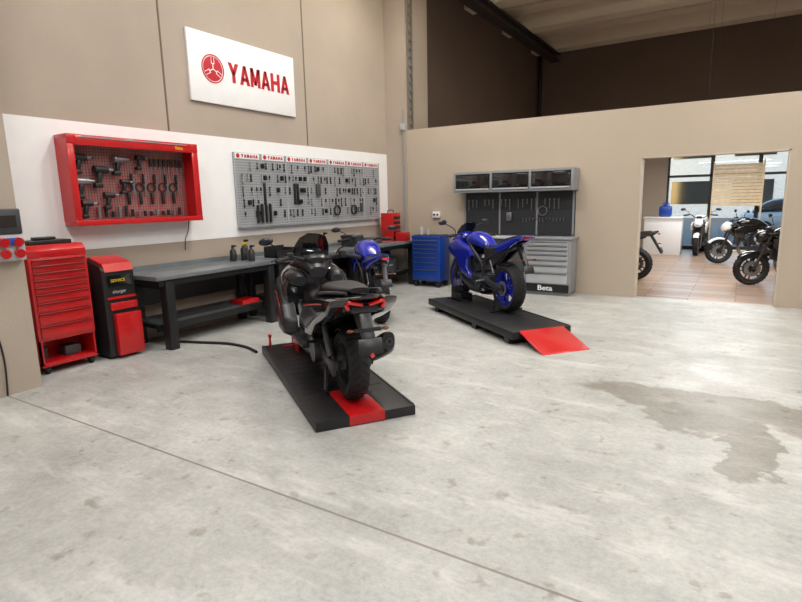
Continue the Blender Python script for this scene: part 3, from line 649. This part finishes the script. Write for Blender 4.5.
    q=MB().box(.3,.85,-.17,.17,.22,.45,bev=.04).cyl((.38,.13,.34),(.38,.23,.34),.11,seg=28).cyl((.62,.1,.33),(.62,.21,.33),.08,seg=24); q.done('engine',p,GUN)
    q=MB()
    for s_ in (-1,1): q.loft([(-.05,s_*.135,.29,.02,.035,4),(.2,s_*.14,.32,.025,.045,4),(.45,s_*.13,.36,.03,.05,4)],n=12).cyl((0,s_*.08,.29),(0,s_*.18,.29),.03)
    q.done('swingarm',p,GUN)
    MB().loft([(-.09,.16,.29,.015,.06,3),(.1,.165,.31,.018,.05,3),(.3,.165,.34,.018,.07,3)],n=12).lathe([(.03,.145),(.09,.145),(.09,.158),(.03,.158)],(0,0,.29),'y',30).done('belt_cover',p,BLACKM)
    MB().tube([(.7,-.1,.2),(.5,-.18,.17),(.34,-.22,.22)],.03).done('exhaust_pipe',p,STEEL)
    MB().loft([(.36,-.22,.22,.03,.03,2),(.28,-.235,.26,.06,.07,2.3),(.05,-.25,.37,.07,.09,2.6),(-.14,-.255,.46,.066,.09,2.8),(-.20,-.255,.49,.05,.07,2.6)],n=24).done('muffler',p,BLACKM)
    MB().loft([(.12,-.275,.34,.055,.06,2.4),(.0,-.29,.40,.052,.07,2.4),(-.10,-.292,.45,.045,.06,2.4)],n=18).done('muffler_shield',p,GUN)
    MB().lathe([(.018,0),(.028,0),(.028,.02),(.018,.02)],(-.215,-.255,.49),'x',20).done('muffler_tip',p,GUN)
    q=MB()
    for s_ in (-1,1): q.cyl((.35,s_*.12,.24),(.2,s_*.17,.02),.018).cyl((.15,s_*.17,.014),(.28,s_*.17,.014),.014).cyl((.32,s_*.2,.42),(.28,s_*.3,.43),.013)
    q.cyl((.27,-.15,.12),(.27,.15,.12),.014).done('center_stand',p,BLACK)
    q=MB()
    for s_ in (-1,1): q.cyl((WB,s_*.09,.285),(1.42,s_*.09,.72),.026)
    q.done('fork',p,BLACK)
    q=MB()
    for s_ in (-1,1): q.cyl((.02,s_*.16,.36),(.2,s_*.17,.64),.026,.02)
    q.done('rear_shock',p,DGREY)
    return p
# ------------------------------------------------------------ lifts
def lift(near_mid,d,length,width,z0,z1,ramp,cm,name='motorcycle_lift'):
    p=empty(name,(near_mid[0],near_mid[1],0),math.atan2(d[1],d[0])); w=width/2
    MB().box(0,length,-w,w,z0,z1,bev=.008).done('platform',p,BLACK)
    q=MB().box(0.02,length-.02,-w+.005,-w+.02,z0+.01,z1+.006).box(0.02,length-.02,w-.02,w-.005,z0+.01,z1+.006)
    for k in range(10): q.box(.6+k*.15,.61+k*.15,-w+.06,w-.06,z1,z1+.003)
    q.done('edge_rails',p,mat('lift_edge',(44,44,46),.5))
    if z0>0: MB().box(.15,length-.1,-w+.12,-w+.2,0.02,z0+.01).box(.15,length-.1,w-.2,w-.12,.02,z0+.01).box(.1,.2,-w+.02,w-.02,0,z0).box(length-.3,length-.2,-w+.02,w-.02,0,z0).box(.9,1.0,-w+.02,w-.02,0,z0).done('scissor_base',p,BLACK)
    q=MB()
    for s_ in (-1,1): q.box(length-.5,length-.2,s_*.09-.008,s_*.09+.008,z1,z1+.12,bev=.003)
    q.box(length-.22,length-.19,-.1,.1,z1,z1+.2,bev=.004); q.cyl((length-.3,-.22,z1+.04),(length-.3,.22,z1+.04),.012); q.done('wheel_clamp',p,cm)
    if ramp==1:
        MB().box(.004,.58,-.14,.14,z1,z1+.006).box(-.006,.004,-.14,.14,z0+.01,z1+.006).done('ramp_strip',p,RED)
        MB().cyl((length-.1,w-.08,z1),(length-.1,w-.08,z1+.12),.014).ball((length-.1,w-.08,z1+.13),.022).done('release_lever',p,RED)
    if ramp==2:
        wr=.30
        MB().prism([(0.02,z1-.01),(0.02,z1+.004),(-.45,.012),(-.47,0),(-.4,0)],-wr,wr,.003).done('ramp',p,RED)
    return p
d1=(-.82,.572); l1=(-2.28,3.13); lift(l1,d1,2.38,.80,.0,.08,1,RED)
d1b=(-.80,.60)
scooter((l1[0]+.36*d1[0],l1[1]+.36*d1[1],.086),d1b)
d2=(-.79,.613); nm=(-1.86,6.02)
lift(nm,d2,2.4,.80,.07,.16,2,BLACK)
motorcycle((-2.55,6.75,.166),d2,BLUE,BLUE,stand=True,sport=True)
motorcycle((-4.14,6.06,0),(-.72,.69),BLUE,BLACK)

# ------------------------------------------------------------ far workstation
x0,x1,yf=-4.52,-2.40,9.14
wc=empty('overhead_cabinet',(0,0,0)); 
seg=(x1-x0)/3; DD=D-.003
q=MB().box(x0,x1,yf,DD,1.76,1.80).box(x0,x1,yf,DD,2.08,2.12).box(x0,x1,DD-.02,DD,1.76,2.12)
for k in range(4): q.box(x0+k*seg-.02,x0+k*seg+.02,yf-.005,DD,1.76,2.12,bev=.003)
q.done('carcass',wc,GREY); q=MB()
for k in range(3): q.box(x0+k*seg+.035,x0+(k+1)*seg-.035,yf-.01,yf+.01,1.82,2.06,bev=.005)
q.done('flap_doors',wc,BLACKG); q=MB()
for k in range(3): q.box(x0+k*seg+.03,x0+(k+1)*seg-.03,yf-.02,yf-.008,1.80,1.825,bev=.003)
q.done('door_handles',wc,LGREY)
pp=empty('perforated_tool_panel'); box('panel',pp,mat('panel_dark',(50,52,55),.5,.2),x0+.05,x1-.02,DD-.03,DD,1.0,1.75)
q=MB()
for xx in (x0+.05,x0+.74,x0+1.43,x1-.06): q.box(xx,xx+.03,DD-.04,DD,1.0,1.755)
q.done('panel_posts',pp,GREY)
T=MB()
for k in range(24):
    xx=x0+.15+k*.08; l=random.uniform(.08,.2)
    if random.random()<.3: continue
    T.box(xx-.006,xx+.006,D-.06,D-.045,1.62-l,1.62); T.box(xx-.014,xx+.014,D-.06,D-.045,1.6,1.63)
for k in range(13):
    xx=x0+1.2+k*.06; T.box(xx-.005,xx+.005,D-.06,D-.045,1.30-random.uniform(.03,.1),1.30)
T.box(x0+.9,x0+1.0,D-.1,D-.045,1.25,1.4,bev=.01).lathe([(.07,-.008),(.085,-.008),(.085,.008),(.07,.008)],(x0+1.55,D-.055,1.42),'y',20)
T.done('hung_tools',pp,STEEL)
XD0,XD1=-3.16,-2.36
wt=empty('workstation_counter'); box('worktop',wt,LGREY,x0-.02,XD0-.01,9.06,DD,.95,.985,bev=.004)
box('side_cabinet',wt,DGREY,x0,x0+.5,9.1,DD-.02,.0,.95,bev=.005)
box('side_door',wt,GREY,x0+.03,x0+.47,9.085,9.1,.08,.9,bev=.004)
box('middle_cabinet',wt,DGREY,x0+.52,XD0-.02,9.1,DD-.02,.0,.95,bev=.005)
wv=(XD1-XD0)/2
dc=empty('drawer_cabinet',((XD0+XD1)/2,9.28,0))
MB().box(-wv,wv,-.2,.2,.06,.95,bev=.006).box(-wv+.03,wv-.03,-.17,.18,0,.07).box(-wv-.005,wv+.02,-.22,.215,.95,.985,bev=.004).done('carcass',dc,GREY); q=MB();hq=MB();z=.20
for hgt in (.19,.13,.09,.09,.075,.075,.075):
    q.box(-wv+.05,wv-.05,-.215,-.2,z+.006,z+hgt-.006,bev=.004); hq.box(-wv+.06,wv-.06,-.228,-.21,z+hgt-.024,z+hgt-.01,bev=.003); z+=hgt
q.done('drawers',dc,LGREY); hq.done('handles',dc,DGREY); box('plinth',dc,BLACK,-wv+.02,wv-.02,-.21,-.2,.06,.19); text('badge',dc,WHITE,'Beta',.12,(-.02,-.214,.125),RY,.001,1.2,.003,'CENTER')
# blue trolley
bt=empty('tool_trolley',(-5.06,9.2,0)); MB().box(-.30,.30,-.2,.2,.12,.93,bev=.012).box(-.31,.31,-.21,.21,.93,.98,bev=.01).done('body',bt,BLUED)
q=MB();hq=MB();z=.15
for hgt in (.2,.14,.1,.08,.08,.08,.08):
    q.box(-.27,.27,-.213,-.2,z+.005,z+hgt-.005,bev=.004); hq.box(-.25,.25,-.225,-.21,z+hgt-.022,z+hgt-.01); z+=hgt
q.done('drawers',bt,BLUED); hq.done('handles',bt,STEEL); q=MB()
for sx in (-.24,.24):
    for sy in (-.14,.14): q.cyl((sx-.02,sy,.06),(sx+.02,sy,.06),.06)
q.done('casters',bt,RUB); box('top_mat',bt,BLACK,-.28,.28,-.17,.17,.98,.99)
q=MB().cyl((-.2,0,.99),(-.2,0,1.14),.035).cyl((-.08,.05,.99),(-.08,.05,1.1),.03); q.done('cans',bt,LGREY)
# ------------------------------------------------------------ showroom
motorcycle((-1.74,11.55,0),(-1,.08),BLACKG,BLACK)
motorcycle((1.5,12.2,0),(-.93,-.37),BLACKG,BLACK)
motorcycle((.9,15.5,0),(-.95,-.3),BLACKG,BLACK,accent=WHITE)
motorcycle((-.95,18.2,0),(-.05,-1),WHITE,BLACK)
motorcycle((2.4,15.0,0),(-.8,-.6),BLACKG,BLACK)
cn=empty('reception_counter',(-1.85,17.0,0)); MB().box(-.5,.45,-.25,.25,0,1.0,bev=.01).box(-.53,.48,-.28,.28,1.0,1.04,bev=.008).done('body',cn,WHITE)
bg=empty('water_canister',(-1.85,17.0,1.04)); MB().box(-.16,.16,-.1,.1,0,.3,bev=.04).cyl((0,0,.3),(0,0,.36),.05).tube([(-.08,0,.3),(-.06,0,.38),(.06,0,.38),(.08,0,.3)],.012).done('body',bg,BLUED)
ds=empty('slatted_display_wall',(-.2,18.3,0)); q=MB().box(-.62,-.58,-.03,.03,0,2.55).box(.58,.62,-.03,.03,0,2.55)
for k in range(13): q.box(-.6,.6,-.02,.02,1.3+k*.09,1.3+k*.09+.08)
q.done('slats',ds,WOOD); box('base',ds,WOOD,-.65,.65,-.2,.2,0,.04)
car=empty('parked_car',(2.0,26,-.05)); MB().loft([(-2.1,0,.6,.5,.15,3),(-2.0,0,.62,.8,.3,3.5),(-1,0,.62,.88,.38,4),(1,0,.6,.88,.36,4),(1.9,0,.55,.8,.28,3.5),(2.1,0,.5,.5,.15,3)]).done('body',car,CARP)
MB().loft([(-1.7,0,.95,.6,.05,3),(-1.1,0,1.15,.68,.28,3),(0,0,1.2,.7,.3,3),(.7,0,1.12,.68,.22,3),(1.2,0,.95,.6,.04,3)]).done('cabin',car,GLASSD)
q=MB()
for sx in (-1.3,1.3):
    for sy in (-.85,.85): q.lathe([(.18,-.1),(.3,-.1),(.32,0),(.3,.1),(.18,.1)],(sx,sy,.32),'y',28).cyl((sx,sy-.08,.32),(sx,sy+.08,.32),.19)
q.done('wheels',car,RUB)
bl=empty('building_outside',(0,45,-.05)); MB().box(-18,22,0,6,0,7).done('block',bl,FACADE); q=MB()
for k in range(10): q.box(-16+k*3.8,-13.6+k*3.8,-.05,0,1,2.6).box(-16+k*3.8,-13.6+k*3.8,-.05,0,4.2,5.8)
q.done('windows',bl,GLASSD)
# ------------------------------------------------------------ camera
f=543.6;pt=math.atan(100.7/f);yaw=math.radians(32.06);roll=math.radians(1.21)
cam=bpy.data.cameras.new('camera'); co=bpy.data.objects.new('camera',cam); COL.objects.link(co); cam.sensor_width=36; cam.lens=36*f/802
M=Matrix.Rotation(yaw,4,'Z')@Matrix.Rotation(math.pi/2-pt,4,'X')@Matrix.Rotation(-roll,4,'Z')
co.matrix_world=Matrix.Translation((0,0,1.65))@M
cam.clip_end=300
sc.camera=co
